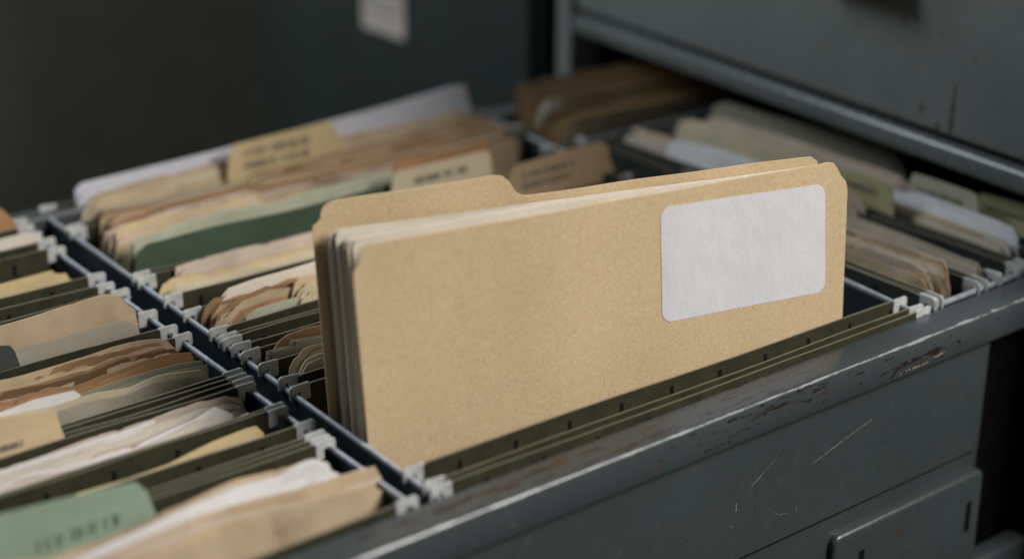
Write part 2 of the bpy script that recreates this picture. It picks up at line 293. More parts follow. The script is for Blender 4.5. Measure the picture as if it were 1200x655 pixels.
'Md4': [[0, 0.207], [1, 0.207], [[0.0593, -0.0038], [0.0615, 0.0048], [0.0642, 0.0122], [0.0673, 0.0151], [0.073, 0.0148], [0.1013, 0.012], [0.1072, 0.0067]]],
'Me1': [[0, 0.157], [1, 0.157], [[0.0112, -0.0033], [0.0137, 0.0036], [0.0172, 0.0077], [0.0232, 0.0101], [0.0352, 0.0109], [0.0685, 0.0081], [0.074, 0.0025]]],
'Me2': [[0, 0.1525], [1, 0.1525], [[0.0096, -0.0027], [0.0107, 0.0056], [0.0246, 0.0053], [0.0258, 0.008], [0.0404, 0.0065], [0.0654, 0.0043], [0.071, -0.0004]]],
'Me3': [[0, 0.137], [1, 0.137], [[0.0139, -0.0084], [0.0154, 0.0003], [0.0183, 0.0045], [0.0216, 0.0061], [0.0239, 0.009], [0.0293, 0.0095], [0.0444, 0.0083], [0.0553, 0.0042]]],
'Me4': [[0, 0.13], [1, 0.13], [[0.015, -0.007], [0.0169, -0.0015], [0.0193, 0.0028], [0.0221, 0.006], [0.027, 0.0071], [0.0399, 0.006], [0.0507, 0.0019]]],
'Ba': [[0, 0.435], [1, 0.435], [[0.4056, -0.0046], [0.4073, 0.0163], [0.4125, 0.0203], [0.4478, 0.0221], [0.5029, 0.02], [0.5706, 0.0178], [0.6424, 0.0139], [0.6542, -0.0034]]],
'Bb': [[0, 0.405], [1, 0.405], [[0.4007, -0.0021], [0.4023, 0.0101], [0.41, 0.017], [0.4161, 0.0173], [0.4213, 0.0157], [0.4249, 0.0074]]],
'Bc': [[0, 0.4], [1, 0.4], [[0.4001, -0.0022], [0.4026, 0.0064], [0.4103, 0.0147], [0.4224, 0.0153], [0.4723, 0.0156], [0.538, 0.013], [0.5975, 0.0088], [0.6181, 0.0061], [0.6295, -0.0071]]],
'Bd': [[0, 0.372], [1, 0.372], [[0.3986, -0.0055], [0.4027, 0.004], [0.413, 0.0076], [0.4569, 0.0078], [0.5215, 0.0061], [0.57, 0.0049], [0.5901, 0.0029], [0.6012, -0.0109]]],
'Ra': [[0.381, 0.36], [0.381, -0.64], [[0.1366, 0.0036], [0.218, 0.0095], [0.2844, 0.0122], [0.3189, 0.0123], [0.3453, 0.0126], [0.3569, 0.0129], [0.36, 0.0083], [0.3642, -0.0052]]],
'Ra2': [[0.374, 0.36], [0.374, -0.64], [[0.1441, 0.0028], [0.2249, 0.0071], [0.291, 0.0084], [0.3252, 0.0092], [0.345, 0.0092], [0.3529, 0.0078], [0.3573, 0.0026], [0.3608, -0.0046]]],
'Rb': [[0.409, 0.36], [0.409, -0.64], [[0.1073, -0.0004], [0.1914, 0.0045], [0.2598, 0.0104], [0.3093, 0.0097], [0.3494, 0.0082], [0.3641, 0.0083], [0.3666, 0.0035], [0.3684, -0.0055]]],
'Rc': [[0.464, 0.36], [0.464, -0.64], [[0.068, -0.0017], [0.1386, 0.003], [0.219, 0.0084], [0.2577, 0.0109], [0.2774, 0.0152], [0.3124, 0.0132], [0.3391, 0.0127], [0.3509, 0.0116], [0.3548, 0.007], [0.3581, -0.0035]]],
'Rc2': [[0.456, 0.36], [0.456, -0.64], [[0.1468, -0.0029], [0.2263, 0.0059], [0.2706, 0.0072], [0.2988, 0.0075], [0.326, 0.0072], [0.3472, 0.0066], [0.3517, 0.0022], [0.3539, -0.0046]]],
'Rt1': [[0.4465, 0.36], [0.4465, -0.64], [[0.2133, 0.0043], [0.2152, 0.0172], [0.2207, 0.0241], [0.2402, 0.0244], [0.2608, 0.0239], [0.2661, 0.0218], [0.2685, 0.0135], [0.2704, 0.0021]]],
'Rt2': [[0.4735, 0.36], [0.4735, -0.64], [[0.2567, 0.0013], [0.2591, 0.019], [0.262, 0.0252], [0.2827, 0.0253], [0.309, 0.0248], [0.3138, 0.0238], [0.3159, 0.0179], [0.3182, 0.0056]]],
'Rt3': [[0.489, 0.36], [0.489, -0.64], [[0.3013, 0.0014], [0.3037, 0.0153], [0.3058, 0.02], [0.3259, 0.0209], [0.3455, 0.0217], [0.3647, 0.0214], [0.3685, 0.0122]]],
'Rd': [[0.431, 0.36], [0.431, -0.64], [[0.0199, -0.0086], [0.0233, 0.0032], [0.0319, 0.0073], [0.0834, 0.0099], [0.1362, 0.0123], [0.1936, 0.0147], [0.2473, 0.0152], [0.2552, 0.0102]]],
'Re': [[0.4185, 0.36], [0.4185, -0.64], [[0.0808, 0.0005], [0.0838, 0.0125], [0.0963, 0.0169], [0.1312, 0.0192], [0.1648, 0.019], [0.2049, 0.0202], [0.2111, 0.0201], [0.2164, 0.013]]],
'Rh': [[0.459, 0.36], [0.459, -0.64], [[0.0493, 0.0069], [0.0536, 0.014], [0.0646, 0.0173], [0.1424, 0.0166], [0.1915, 0.0164], [0.2303, 0.0155], [0.2355, 0.0084]]],
'Rf': [[0.484, 0.36], [0.484, -0.64], [[0.0455, -0.0043], [0.0485, 0.0081], [0.0603, 0.0143], [0.101, 0.0146], [0.1523, 0.0155], [0.193, 0.0143], [0.2392, 0.0139], [0.2472, 0.0087]]],
'Rg': [[0.512, 0.36], [0.512, -0.64], [[0.0325, 0.0012], [0.0365, 0.0133], [0.0456, 0.0181], [0.0912, 0.0185], [0.1428, 0.0208], [0.1995, 0.0205], [0.2121, 0.0186], [0.2201, 0.0093], [0.2249, -0.0002]]],
}
# ------------------------------------------------------------------ sheets of paper and card
def interp(pts, s):
    if s <= pts[0][0]: return pts[0][1]
    for (a, za), (b, zb) in zip(pts, pts[1:]):
        if s <= b: return za+(zb-za)*(s-a)/max(b-a, 1e-9)
    return pts[-1][1]

def sheet_bm(p0, p1, pts, th=.0004, bend=.0, curl=.0, ruffle=.0, jag=.0, seed=0, zb=-.10, off=0.0, dz=0.0, ds=0.0, lean=0.0, nz=12, curl_end=1, shear=0.0, crumple=0.0, tilt=0.0):
    r = random.Random(seed)
    while len(pts) > 2 and pts[1][0] < pts[0][0]: pts = pts[1:]
    q = []; last = -9
    for s, z in pts:
        s = max(s, last+2e-5); last = s; q.append((s+ds, z+dz))
    pts = q
    a, b = pts[0][0], pts[-1][0]; L = b-a
    ss = {p[0] for p in pts}
    if crumple: nz = 26
    n = max(10, int(L/(.002 if crumple else .004)))
    for i in range(n+1): ss.add(a+L*i/n)
    ss = sorted(ss); cl = [ss[0]]
    for s in ss[1:]:
        if s-cl[-1] > 1.5e-5: cl.append(s)
    ss = cl
    P0 = Vector((*p0, 0)); D = (Vector((*p1, 0))-P0).normalized(); N = Vector((D.y, -D.x, 0))   # N points to the viewer
    w1 = [(r.uniform(.07, .25), r.uniform(0, 6.28), r.uniform(.4, 1)) for _ in range(3)]
    w2 = [(r.uniform(.05, .15), r.uniform(0, 6.28), r.uniform(.4, 1)) for _ in range(3)]
    w3 = [(r.uniform(.003, .02), r.uniform(0, 6.28), r.uniform(.3, 1)) for _ in range(4)]
    bm = bmesh.new(); F = []; B = []
    for s in ss:
        zt = interp(pts, s) + tilt*(s-(a+b)/2)
        if jag:      # mostly straight edge with a few small nicks and tears
            zt += jag*.5*mnoise.noise(Vector((s*60, seed*1.3, 0))) - jag*1.6*max(0, mnoise.noise(Vector((s*150, seed*2.1, 5)))-.28)*2.2
        cf, cb = [], []
        for j in range(nz+1):
            v = (j/nz)**.8
            z = zb+(zt-zb)*v
            g = max(0, min(1.3, (z+.06)/.09))
            y = off + bend*g*sum(k*math.sin(6.283*s/l+p) for l, p, k in w1)/2
            e = (s-a)/L if curl_end > 0 else (b-s)/L
            y += ruffle*g*(.35+.65*e**2)*sum(k*math.sin(6.283*s/l+p+z*40) for l, p, k in w2)/2
            if crumple:
                q3 = Vector((s*26+seed*3.1, z*34, seed*1.7)); q4 = Vector((s*70, z*80+seed, 2.2))
                y += crumple*g*(.75-2.2*abs(mnoise.noise(q3)) - .35*abs(mnoise.noise(q4)))
            y += curl*g*max(0, (e-.72)/.28)**2 + lean*max(0, z)/.05
            base = P0+D*(s+shear*(.1-z))+Vector((0, 0, z))
            cf.append(bm.verts.new(base+N*(y+th/2))); cb.append(bm.verts.new(base+N*(y-th/2)))
        F.append(cf); B.append(cb)
    m = len(ss)
    for i in range(m-1):
        for j in range(nz):
            bm.faces.new((F[i][j], F[i+1][j], F[i+1][j+1], F[i][j+1]))
            bm.faces.new((B[i][j], B[i][j+1], B[i+1][j+1], B[i+1][j]))
        bm.faces.new((F[i][nz], F[i+1][nz], B[i+1][nz], B[i][nz])); bm.faces.new((F[i][0], B[i][0], B[i+1][0], F[i+1][0]))
    for j in range(nz):
        bm.faces.new((F[0][j], F[0][j+1], B[0][j+1], B[0][j])); bm.faces.new((F[-1][j], B[-1][j], B[-1][j+1], F[-1][j+1]))
    return bm

def print_marks(parent, p0, p1, s0, s1, z0, z1, rows, seed, off, slope=0.0, ink='ink'):
    """lines of small faded print on a tab, too worn to read"""
    r = random.Random(seed); bm = bmesh.new()
    P0 = Vector((*p0, 0)); D = (Vector((*p1, 0))-P0).normalized(); N = Vector((D.y, -D.x, 0))
    hgt = (z1-z0)/(rows*1.9)
    for k in range(rows):
        zc = z1-(k+.5)*(z1-z0)/rows; s = s0
        while s < s1:
            for _ in range(r.randint(3, 8)):
                w = hgt*r.uniform(.45, .62); t = hgt*.16
                if s+w > s1: break
                zz = zc+slope*(s-s0)
                segs = [(0, t, -hgt/2, hgt/2), (w-t, w, -hgt/2, hgt/2), (t, w-t, hgt/2-t, hgt/2), (t, w-t, -t/2, t/2), (t, w-t, -hgt/2, -hgt/2+t)]
                for i, (a, c, d_, e_) in enumerate(segs):
                    if i > 0 and r.random() < .38: continue
                    bm.faces.new([bm.verts.new(P0+D*(s+x_)+N*off+Vector((0, 0, zz+y_))) for x_, y_ in ((a, d_), (c, d_), (c, e_), (a, e_))])
                s += w+hgt*.16
            s += hgt*.5
    ret = bmesh.ops.extrude_face_region(bm, geom=list(bm.faces))
    bmesh.ops.translate(bm, vec=-N*.00015, verts=[g for g in ret['geom'] if isinstance(g, bmesh.types.BMVert)])
    return finish(bm, 'faded_print', M[ink], parent, False)

SEED = [100]
def paper_thing(key, name, cat, label, mat, n=1, dy=.0012, group=None, part='page', mats=None, step=.0014, dz=0, marks=None, **kw):
    """one folder, sheet or bundle of papers standing in the drawer"""
    p0, p1, pts = SHEETS[key]
    SEED[0] += 1; sd = SEED[0]
    mid = pts[len(pts)//2][0]
    d = (Vector((*p1, 0))-Vector((*p0, 0))).normalized()
    base = Vector((*p0, 0))+d*mid; base.z = kw.get('zb', -.10)
    if n == 1:
        bm = sheet_bm(p0, p1, pts, seed=sd, **kw)
        bmesh.ops.translate(bm, vec=-base, verts=bm.verts)
        o = finish(bm, name, M[mat]); o.location = base; tag(o, label, cat, group)
    else:
        o = empty(name, base, label, cat, group)
        r = random.Random(sd)
        for i in range(n):
            mm = M[mats[i % len(mats)]] if mats else M[mat]
            k2 = dict(kw); k2['off'] = kw.get('off', 0)-i*dy; k2['dz'] = -(n-1-i)*step+(r.uniform(-.0013, .0013) if i < n-1 else 0)
            k2['ds'] = r.uniform(-.0045, .002); k2['tilt'] = r.uniform(-.012, .012) if i < n-1 else 0
            finish(sheet_bm(p0, p1, pts, seed=sd if i == 0 else sd*17+i, **k2), part, mm, o)
    if marks:
        print_marks(o, p0, p1, *marks, sd, kw.get('off', 0)+kw.get('th', .0006)/2+.0006, 0, 'green_ink' if mat == 'mint' else 'ink')
    return o

# ------------------------------------------------------------------ hanging folders
HOOK = [(0, -.0068), (0, .0036), (.0006, .0042), (.0118, .0042), (.0132, .0034), (.0138, .0022), (.0138, -.0042), (.0130, -.0050),
        (.0114, -.0050), (.0107, -.0044), (.0107, -.0018), (.0099, -.0009), (.0068, -.0009), (.0060, -.0018), (.0060, -.0068)]
def hook_mesh():
    bm = bmesh.new()
    poly_extrude(bm, [(u, v) for u, v in HOOK], lambda u, v, w: (u, w-.0009, v), .0018)
    bmesh.ops.recalc_face_normals(bm, faces=bm.faces)
    es = [e for e in bm.edges if len(e.link_faces) == 2 and e.calc_face_angle(0) > 1.2]
    bmesh.ops.bevel(bm, geom=es, offset=.0004, segments=2, affect='EDGES', profile=.5)
    for f in bm.faces: f.smooth = False
    me = bpy.data.meshes.new('hook'); bm.to_mesh(me); bm.free(); me.materials.append(M['hook']); return me
HOOK_ME = hook_mesh()
def put_hook(root, at, ang, z=0):
    h = bpy.data.objects.new('hook', HOOK_ME); COL.objects.link(h); h.parent = root
    h.location = Vector((at[0], at[1], z))-root.location; h.rotation_euler.z = ang + rnd.uniform(-.05, .05)
    h.rotation_euler.y = rnd.uniform(-.06, .06); h.scale = (.88, .8, .88)
    return h

def hanging(label, bars, e0, e1, mat='olive', hook0=True, hook1=True, depth=.15, group='olive hanging folders', axis='x'):
    """two card panels hung by hooked bars; bars = ((start, end), (start, end)) plan lines"""
    a, b = bars
    c = ((a[0][0]+a[1][0]+b[0][0]+b[1][0])/4, (a[0][1]+a[1][1]+b[0][1]+b[1][1])/4, -depth)
    root = empty('hanging_folder', c, label, 'hanging folder', group)
    for i, (p0, p1) in enumerate(bars):
        L = (Vector(p1)-Vector(p0)).length
        oth = bars[1-i]
        gap = ((p0[1]-oth[0][1]) if axis == 'x' else (p0[0]-oth[0][0]))
        SEED[0] += 1
        sag = rnd.uniform(0, .0016); bow = rnd.uniform(.0006, .0022)
        z = .0030+rnd.uniform(-.0006, .0006)
        bm = sheet_bm(p0, p1, [(0, z-.001), (.002, z)]+[(L*q/8, z-sag*math.sin(math.pi*q/8)) for q in range(1, 8)]+[(L-.002, z), (L, z-.001)], th=.0010, bend=bow, jag=.0001, seed=SEED[0], zb=-depth, nz=10)
        for v in bm.verts:                                   # the panels meet at the fold below
            t = max(0, min(1, (-v.co.z-.03)/(depth-.03))); t = t*t*(3-2*t)
            if axis == 'x': v.co.y -= gap*.47*t
            else: v.co.x -= gap*.47*t
        bm2 = finish(bm, 'panel', M[mat], root)
        d = math.atan2(p1[1]-p0[1], p1[0]-p0[0])
        if hook1: put_hook(root, (p1[0]-math.cos(d)*.001, p1[1]-math.sin(d)*.001), d)
        if hook0: put_hook(root, (p0[0]+math.cos(d)*.001, p0[1]+math.sin(d)*.001), d+math.pi)
    return root

def railA(y): return -.0038+.0300*y
def railB(y): return -.0172+.0125*y
def railC(y): return .3415+.09*y

# ------------------------------------------------------------------ the drawer that stands open
CAB = empty('filing_cabinet', (.468, .012, -.8), 'grey steel filing cabinet with worn rail above the open drawer', 'filing cabinet')
CAB.rotation_euler.z = math.radians(-5.9)
drawer = empty('file_drawer', (.05, .2, -.23), 'open lower drawer with chipped rim, packed with folders', None)
def join_cabinet(o):
    o.parent = CAB
    o.matrix_parent_inverse = (Matrix.Translation(CAB.location) @ Matrix.Rotation(CAB.rotation_euler.z, 4, 'Z')).inverted()
join_cabinet(drawer)
def rim_profile():
    pts = []
    R = .0026
    for i in range(7):                                       # the folded outer edge
        t = math.pi/2*i/6
        pts.append((-.045+R-R*math.cos(t), -R+R*math.sin(t)))
    pts = [(-.0395, -.0205), (-.0440, -.0205), (-.0450, -.0190)]+pts
    for i in range(5):
        t = math.pi/2*i/4
        pts.append((-.0252+.0012*math.sin(t), -.0012+.0012*math.cos(t)))
    pts += [(-.0240, -.016), (-.0252, -.016), (-.0252, -.002), (-.0425, -.002), (-.0435, -.004), (-.0435, -.0188), (-.0395, -.0188)]
    return pts
def sweep_x(pts, x0, x1, n, mirror=None):
    bm = bmesh.new(); rows = []
    for k in range(n+1):
        x = x0+(x1-x0)*k/n
        rows.append([bm.verts.new((x, (mirror-y) if mirror is not None else y, z)) for y, z in pts])
    m = len(pts)
    for k in range(n):
        for i in range(m): bm.faces.new((rows[k][i], rows[k+1][i], rows[k+1][(i+1) % m], rows[k][(i+1) % m]))
    bm.faces.new(rows[0]); bm.faces.new(rows[-1][::-1]); return bm
bm = sweep_x(rim_profile(), -.52, .62, 60); near_rim = finish(bm, 'rim', M['paint_rim'], drawer, angle=50)
bm = sweep_x(rim_profile(), -.52, .62, 20, mirror=.418); finish(bm, 'rim', M['paint_rim'], drawer, angle=50)
# near side: upper face, groove, lower face, all ending in a rounded corner before the cabinet
def side_sheet(y, z0, z1, xe, R=.015):
    pts = [(-.52, y), (-.2, y), (.1, y), (xe-R, y)]+[(xe-R+R*math.sin(math.pi/2*i/8), y+R-R*math.cos(math.pi/2*i/8)) for i in range(1, 9)]
    bm = bmesh.new(); t = .0012
    rows = []
    for k, (x, yy_) in enumerate(pts):
        a_, b_ = Vector(pts[max(k-1, 0)]), Vector(pts[min(k+1, len(pts)-1)]); d_ = (b_-a_).normalized(); n_ = Vector((-d_.y, d_.x))*t
        rows.append([bm.verts.new((x, yy_, z0)), bm.verts.new((x, yy_, z1)), bm.verts.new((x+n_.x, yy_+n_.y, z1)), bm.verts.new((x+n_.x, yy_+n_.y, z0))])
    for p_, q_ in zip(rows, rows[1:]):
        for i in range(4): bm.faces.new((p_[i], q_[i], q_[(i+1) % 4], p_[(i+1) % 4]))
    bm.faces.new(rows[0]); bm.faces.new(rows[-1][::-1]); return bm
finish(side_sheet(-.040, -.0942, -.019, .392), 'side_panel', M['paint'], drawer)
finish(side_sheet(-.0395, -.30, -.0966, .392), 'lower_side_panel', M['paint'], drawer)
bm = bmesh.new(); box(bm, -.52, .375, -.0365, -.0355, -.110, -.080); finish(bm, 'seam_backing', M['black'], drawer)
bm = bmesh.new(); box(bm, .3925, .62, -.0236, -.0222, -.30, -.019); finish(bm, 'shade_sheet', M['black'], drawer)  # added black sheet, stands in for the shade beyond the rounded side corner
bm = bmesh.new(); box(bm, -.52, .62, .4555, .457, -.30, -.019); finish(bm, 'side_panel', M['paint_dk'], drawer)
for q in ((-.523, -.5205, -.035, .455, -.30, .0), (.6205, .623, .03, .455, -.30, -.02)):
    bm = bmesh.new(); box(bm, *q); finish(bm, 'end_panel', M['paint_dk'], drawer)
bm = bmesh.new(); box(bm, -.52, .62, -.036, .455, -.303, -.3005); finish(bm, 'drawer_floor', M['black'], drawer)
# raised plate with two slots on the lower part of the side
def raised(x0, x1, z0, z1, y=-.0396, h=.0045, r=.006):
    bm = bmesh.new(); box(bm, x0, x1, y-h, y+.004, z0, z1)
    fr = [e for e in bm.edges if all(abs(v.co.y-(y-h)) < 1e-6 for v in e.link_faces[0].verts) or all(abs(v.co.y-(y-h)) < 1e-6 for v in e.link_faces[1].verts)]
    ver = [e for e in bm.edges if abs(e.verts[0].co.y-e.verts[1].co.y) > .003]
    bmesh.ops.bevel(bm, geom=ver, offset=r, segments=5, affect='EDGES', profile=.5)
    top = [e for e in bm.edges if all(abs(v.co.y-(y-h)) < 1e-6 for v in e.verts)]
    bmesh.ops.bevel(bm, geom=top, offset=.003, segments=4, affect='EDGES', profile=.5)
    return bm
plate = finish(raised(.251, .386, -.205, -.1075), 'raised_plate', M['paint'], drawer)
for x, z0, z1 in ((.3735, -.147, -.1265), (.2755, -.150, -.1235)):
    bm = bmesh.new(); box(bm, x-.0023, x+.0023, -.0446, -.0436, z0, z1, .0004, 2); finish(bm, 'slot', M['black'], drawer)
bm = bmesh.new(); box(bm, .374, .440, -.0445, -.030, -.195, -.1745, .003, 4); finish(bm, 'lower_lip', M['paint_rim'], drawer)

def ribbon(name, mat, parent, pts, w, y, seed, gaps=0.0):
    r = random.Random(seed); bm = bmesh.new()
    for (x0, z0), (x1, z1) in zip(pts, pts[1:]):
        n = max(2, int(math.hypot(x1-x0, z1-z0)/.0012)); prev = None
        dx, dz = x1-x0, z1-z0; l = math.hypot(dx, dz); nx, nzz = -dz/l, dx/l
        for i in range(n+1):
            t = i/n; ww = w*r.uniform(.2, 1)*min(1, 6*t+.2, 6*(1-t)+.2); j = r.uniform(-.25, .25)*w
            cx, cz = x0+dx*t+nx*j, z0+dz*t+nzz*j
            cur = (bm.verts.new((cx+nx*ww/2, y, cz+nzz*ww/2)), bm.verts.new((cx-nx*ww/2, y, cz-nzz*ww/2)))
            if prev and r.random() > gaps: bm.faces.new((prev[0], cur[0], cur[1], prev[1]))
            prev = cur
    for v in [v for v in bm.verts if not v.link_faces]: bm.verts.remove(v)
    ret = bmesh.ops.extrude_face_region(bm, geom=list(bm.faces))
    bmesh.ops.translate(bm, vec=(0, .00008, 0), verts=[g for g in ret['geom'] if isinstance(g, bmesh.types.BMVert)])
    return finish(bm, name, M[mat], parent, False)
yy = -.04012
ribbon('scratch', 'scratch', drawer, [(.2798, -.0423), (.2560, -.0482), (.2317, -.0547)], .00045, yy, 1)
ribbon('scratch', 'scratch', drawer, [(.2050, -.0405), (.1841, -.0525)], .0004, yy, 2, .15)
ribbon('rust_mark', 'rust', drawer, [(.2080, -.0385), (.2020, -.0425)], .0022, yy-.0001, 3, .2)
ribbon('rust_mark', 'rust', drawer, [(.2020, -.0425), (.1960, -.0462)], .0012, yy-.0001, 4, .35)
ribbon('rust_mark', 'rust', drawer, [(.1729, -.0440), (.1735, -.0640), (.1744, -.0854)], .0007, yy, 5, .25)
ribbon('scratch', 'scratch', drawer, [(.1733, -.0580), (.1736, -.0640)], .0009, yy-.0001, 6)
ribbon('rust_mark', 'rust', drawer, [(.1880, -.0520), (.1889, -.0735)], .0007, yy, 7, .2)
ribbon('rust_mark', 'rust', drawer, [(.1273, -.0718), (.1400, -.0675), (.1486, -.0625)], .0016, yy, 8, .4)
ribbon('rust_mark', 'rust', drawer, [(.3328, -.0396), (.3440, -.0520), (.3501, -.0405)], .0013, yy, 9, .3)
ribbon('scratch', 'scratch', drawer, [(.198, -.071), (.207, -.078), (.214, -.079)], .0004, yy, 10, .4)
for i in range(14):
    r = random.Random(50+i); x = r.uniform(0, .38); z = r.uniform(-.09, -.024)
    ribbon('scratch', 'scratch' if i % 3 else 'rust', drawer, [(x, z), (x+r.uniform(-.004, .004), z-r.uniform(.001, .005))], .0003, yy, 60+i, .2)

r = random.Random(21)
for i in range(46):
    x = r.choice((r.gauss(.165, .03), r.gauss(.20, .03), r.gauss(.305, .03), r.uniform(.02, .38)))
    z = -r.uniform(.0045, .0175); l = r.uniform(.001, .009)*(1 if r.random() < .7 else 2)
    a_ = r.choice((0, 0, 0, 1.2)); m_ = 'chip' if r.random() < .8 else 'rust'
    ribbon('chip', m_, near_rim, [(x, z), (x+l*math.cos(a_), min(-.004, z+l*.35*math.sin(a_)))], r.uniform(.0005, .0016), -.04511, 300+i, .3)
ribbon('chip', 'bare_primer', near_rim, [(.293, -.0172), (.300, -.0168), (.318, -.0166)], .0013, -.04512, 401, .25)
ribbon('chip', 'bare_primer', near_rim, [(.322, -.0150), (.333, -.0146)], .0016, -.04512, 402, .2)
ribbon('chip', 'chip', near_rim, [(.286, -.0182), (.292, -.0120)], .0014, -.04513, 403, .2)
ribbon('chip', 'rust', near_rim, [(.108, -.0175), (.114, -.0090)], .0026, -.04512, 404, .3)

# rails: painted divider plates with a worn steel top
for fn, y0, y1 in ((railA, -.022, .452), (railB, -.022, .452), (railC, -.022, .452)):
    bm = bmesh.new(); bar(bm, (fn(y0), y0), (fn(y1), y1), .0018, -.062, -.0040); pl = finish(bm, 'divider_plate', M['navy'], drawer)
    bm = bmesh.new(); bar(bm, (fn(y0), y0), (fn(y1), y1), .0023, -.0038, -.0009, .0008); finish(bm, 'hanging_rail', M['steel'], drawer)
for y, x0, x1 in ((-.0165, .351, .612), (.352, .388, .612)):
    bm = bmesh.new(); bar(bm, (x0, y), (x1, y), .0018, -.062, -.0040); finish(bm, 'divider_plate', M['navy'], drawer)
    bm = bmesh.new(); bar(bm, (x0, y), (x1, y), .0023, -.0038, -.0009, .0008); finish(bm, 'hanging_rail', M['steel'], drawer)
bm = bmesh.new()
for y in (.02, .16, .30, .44):
    bar(bm, (railB(y)+.001, y), (railA(y)-.001, y), .003, -.058, -.020)
finish(bm, 'divider_spacers', M['navy'], drawer)

# ------------------------------------------------------------------ hanging folders
G = 'olive hanging folders'
def mid(label, ya, yb, tilt=(0, 0)):
    bars = []
    for y, t in ((ya, tilt[0]), (yb, tilt[1])):
        x0 = railA(y)+.0080; x1 = railC(y)-.0080
        bars.append(((x0, y), (x1, y+t)))
    return hanging(label, bars, 0, 0)
def left(label, ya, yb):
    bars = []
    for y in (ya, yb):
        j = rnd.uniform(-.002, .002)
        bars.append(((-.36, y), (railB(y)-.0080+j, y)))
    return hanging(label, bars, 0, 0, hook0=False)
def right(label, xa, xb, far=True):
    bars = []
    for x in (xa, xb):
        bars.append(((x, .3435), (x, -.008)))
    return hanging(label, bars, 0, 0, 'olive_r', hook0=far, axis='y')
mid('closed olive hanging folder squeezed against the chipped front rim', -.0135, -.0190, (-.004, -.004))
mid('olive hanging folder spread wide around the big kraft folder with blank sticker', .0035, .112, (-.0085, 0))
mid('olive hanging folder holding scalloped beige sheets beside the big kraft folder', .1235, .146)
mid('empty olive hanging folder just behind the brown round-cornered card', .166, .1765)
mid('empty flat olive hanging folder in front of the ruffled brown papers', .187, .1925)
mid('olive hanging folder holding the ruffled brown papers', .203, .236)
mid('olive hanging folder holding the yellowed manila papers in front of the green folder', .262, .298)
mid('olive hanging folder stuffed with brown papers and the dark green folder', .306, .402)
mid('rearmost olive hanging folder of the middle row, holding the white sheaf and printed tab', .409, .453)
left('olive hanging folder of the left row nearest the rim, full of loose crumpled papers', -.0205, .0505)
left('empty closed olive hanging folder behind the mint green tab', .0550, .0610)
left('olive hanging folder holding one thin manila folder, left row', .0740, .0950)
left('olive hanging folder holding long crumpled whitish papers, left row', .0990, .1300)
left('flat empty olive hanging folder behind the long crumpled whitish papers', .1360, .1415)
left('olive hanging folder holding wavy brown papers and the printed manila tab, left row', .1480, .2070)
left('olive hanging folder holding the big creased tan folder, left row', .2220, .2490)
left('empty olive hanging folder right behind the big creased tan folder', .2870, .3030)
left('olive hanging folder holding thin manila sheets, left row', .3210, .3770)
left('olive hanging folder holding pale cream papers near the far corner', .3940, .4100)
left('rearmost olive hanging folder of the left row, holding the rust orange folder', .4260, .4410)
right('flat empty hanging folder of the right row next to the kraft folder edge', .3535, .3560, False)
right('hanging folder of the right row holding the pinkish papers with frayed brown ends', .3605, .3950)
right('hanging folder of the right row holding the long beige sheet with a square corner', .4020, .4135, False)
right('hanging folder holding pinkish papers and a white sheet above the kraft folder edge', .4165, .4345, False)
right('flat empty hanging folder of the right row in front of the long white sheaf', .4375, .4435, False)
right('hanging folder of the right row holding the long white sheaf and tan sheets', .4460, .4660, False)
right('hanging folder of the right row holding the printed grey cream tab', .4685, .4785, False)
right('hanging folder of the right row deepest under the cabinet rail', .4815, .4950, False)

# ------------------------------------------------------------------ the kraft folder in front
p0, p1, pts = SHEETS['front']
main = empty('file_folder', (.145, .03, -.12), 'large kraft brown folder with blank white sticker, standing raised at the front', 'file folder')
front = finish(sheet_bm(p0, p1, pts, th=.0010, bend=.0009, seed=3, zb=-.12, nz=24, shear=.05), 'front_cover', M['kraft'], main)
q0, q1, qts = SHEETS['back']
back = finish(sheet_bm(q0, q1, qts, th=.0010, bend=.0008, seed=5, zb=-.12, nz=24, shear=.04), 'back_cover', M['kraft'], main)
# blank sticker with rounded corners
c4 = SHEETS['label'][2]; tl, tr, br, bl = [Vector(c) for c in c4]
out = []
ra = .0062
for c, a, b in ((tl, bl, tr), (tr, tl, br), (br, tr, bl), (bl, br, tl)):
    A = c+(a-c).normalized()*ra; B = c+(b-c).normalized()*ra
    for i in range(9):
        t = i/8; out.append(((1-t)**2*A+2*t*(1-t)*(c+(A+B-2*c)*.12)+t*t*B))
D = (Vector((*p1, 0))-Vector((*p0, 0))).normalized(); N = Vector((D.y, -D.x, 0))
r3 = random.Random(3)   # follow the gentle bend of the cover
w1 = [(r3.uniform(.07, .25), r3.uniform(0, 6.28), r3.uniform(.4, 1)) for _ in range(3)]
def on_front(s, z, o):
    g = max(0, min(1.3, (z+.06)/.09))
    y = .0009*g*sum(k*math.sin(6.283*(s-.05*(.1-z))/l+p) for l, p, k in w1)/2
    return Vector((*p0, 0))+D*s+Vector((0, 0, z))+N*(y+.0005+o)
bm = bmesh.new(); nu, nv = 56, 30
Wd, Ht = (tr-tl).length, (tl-bl).length
us = sorted({i/nu for i in range(nu+1)} | {ra/Wd*(1-math.cos(math.pi/2*i/8)) for i in range(9)} | {1-ra/Wd*(1-math.cos(math.pi/2*i/8)) for i in range(9)})
F, B = [], []
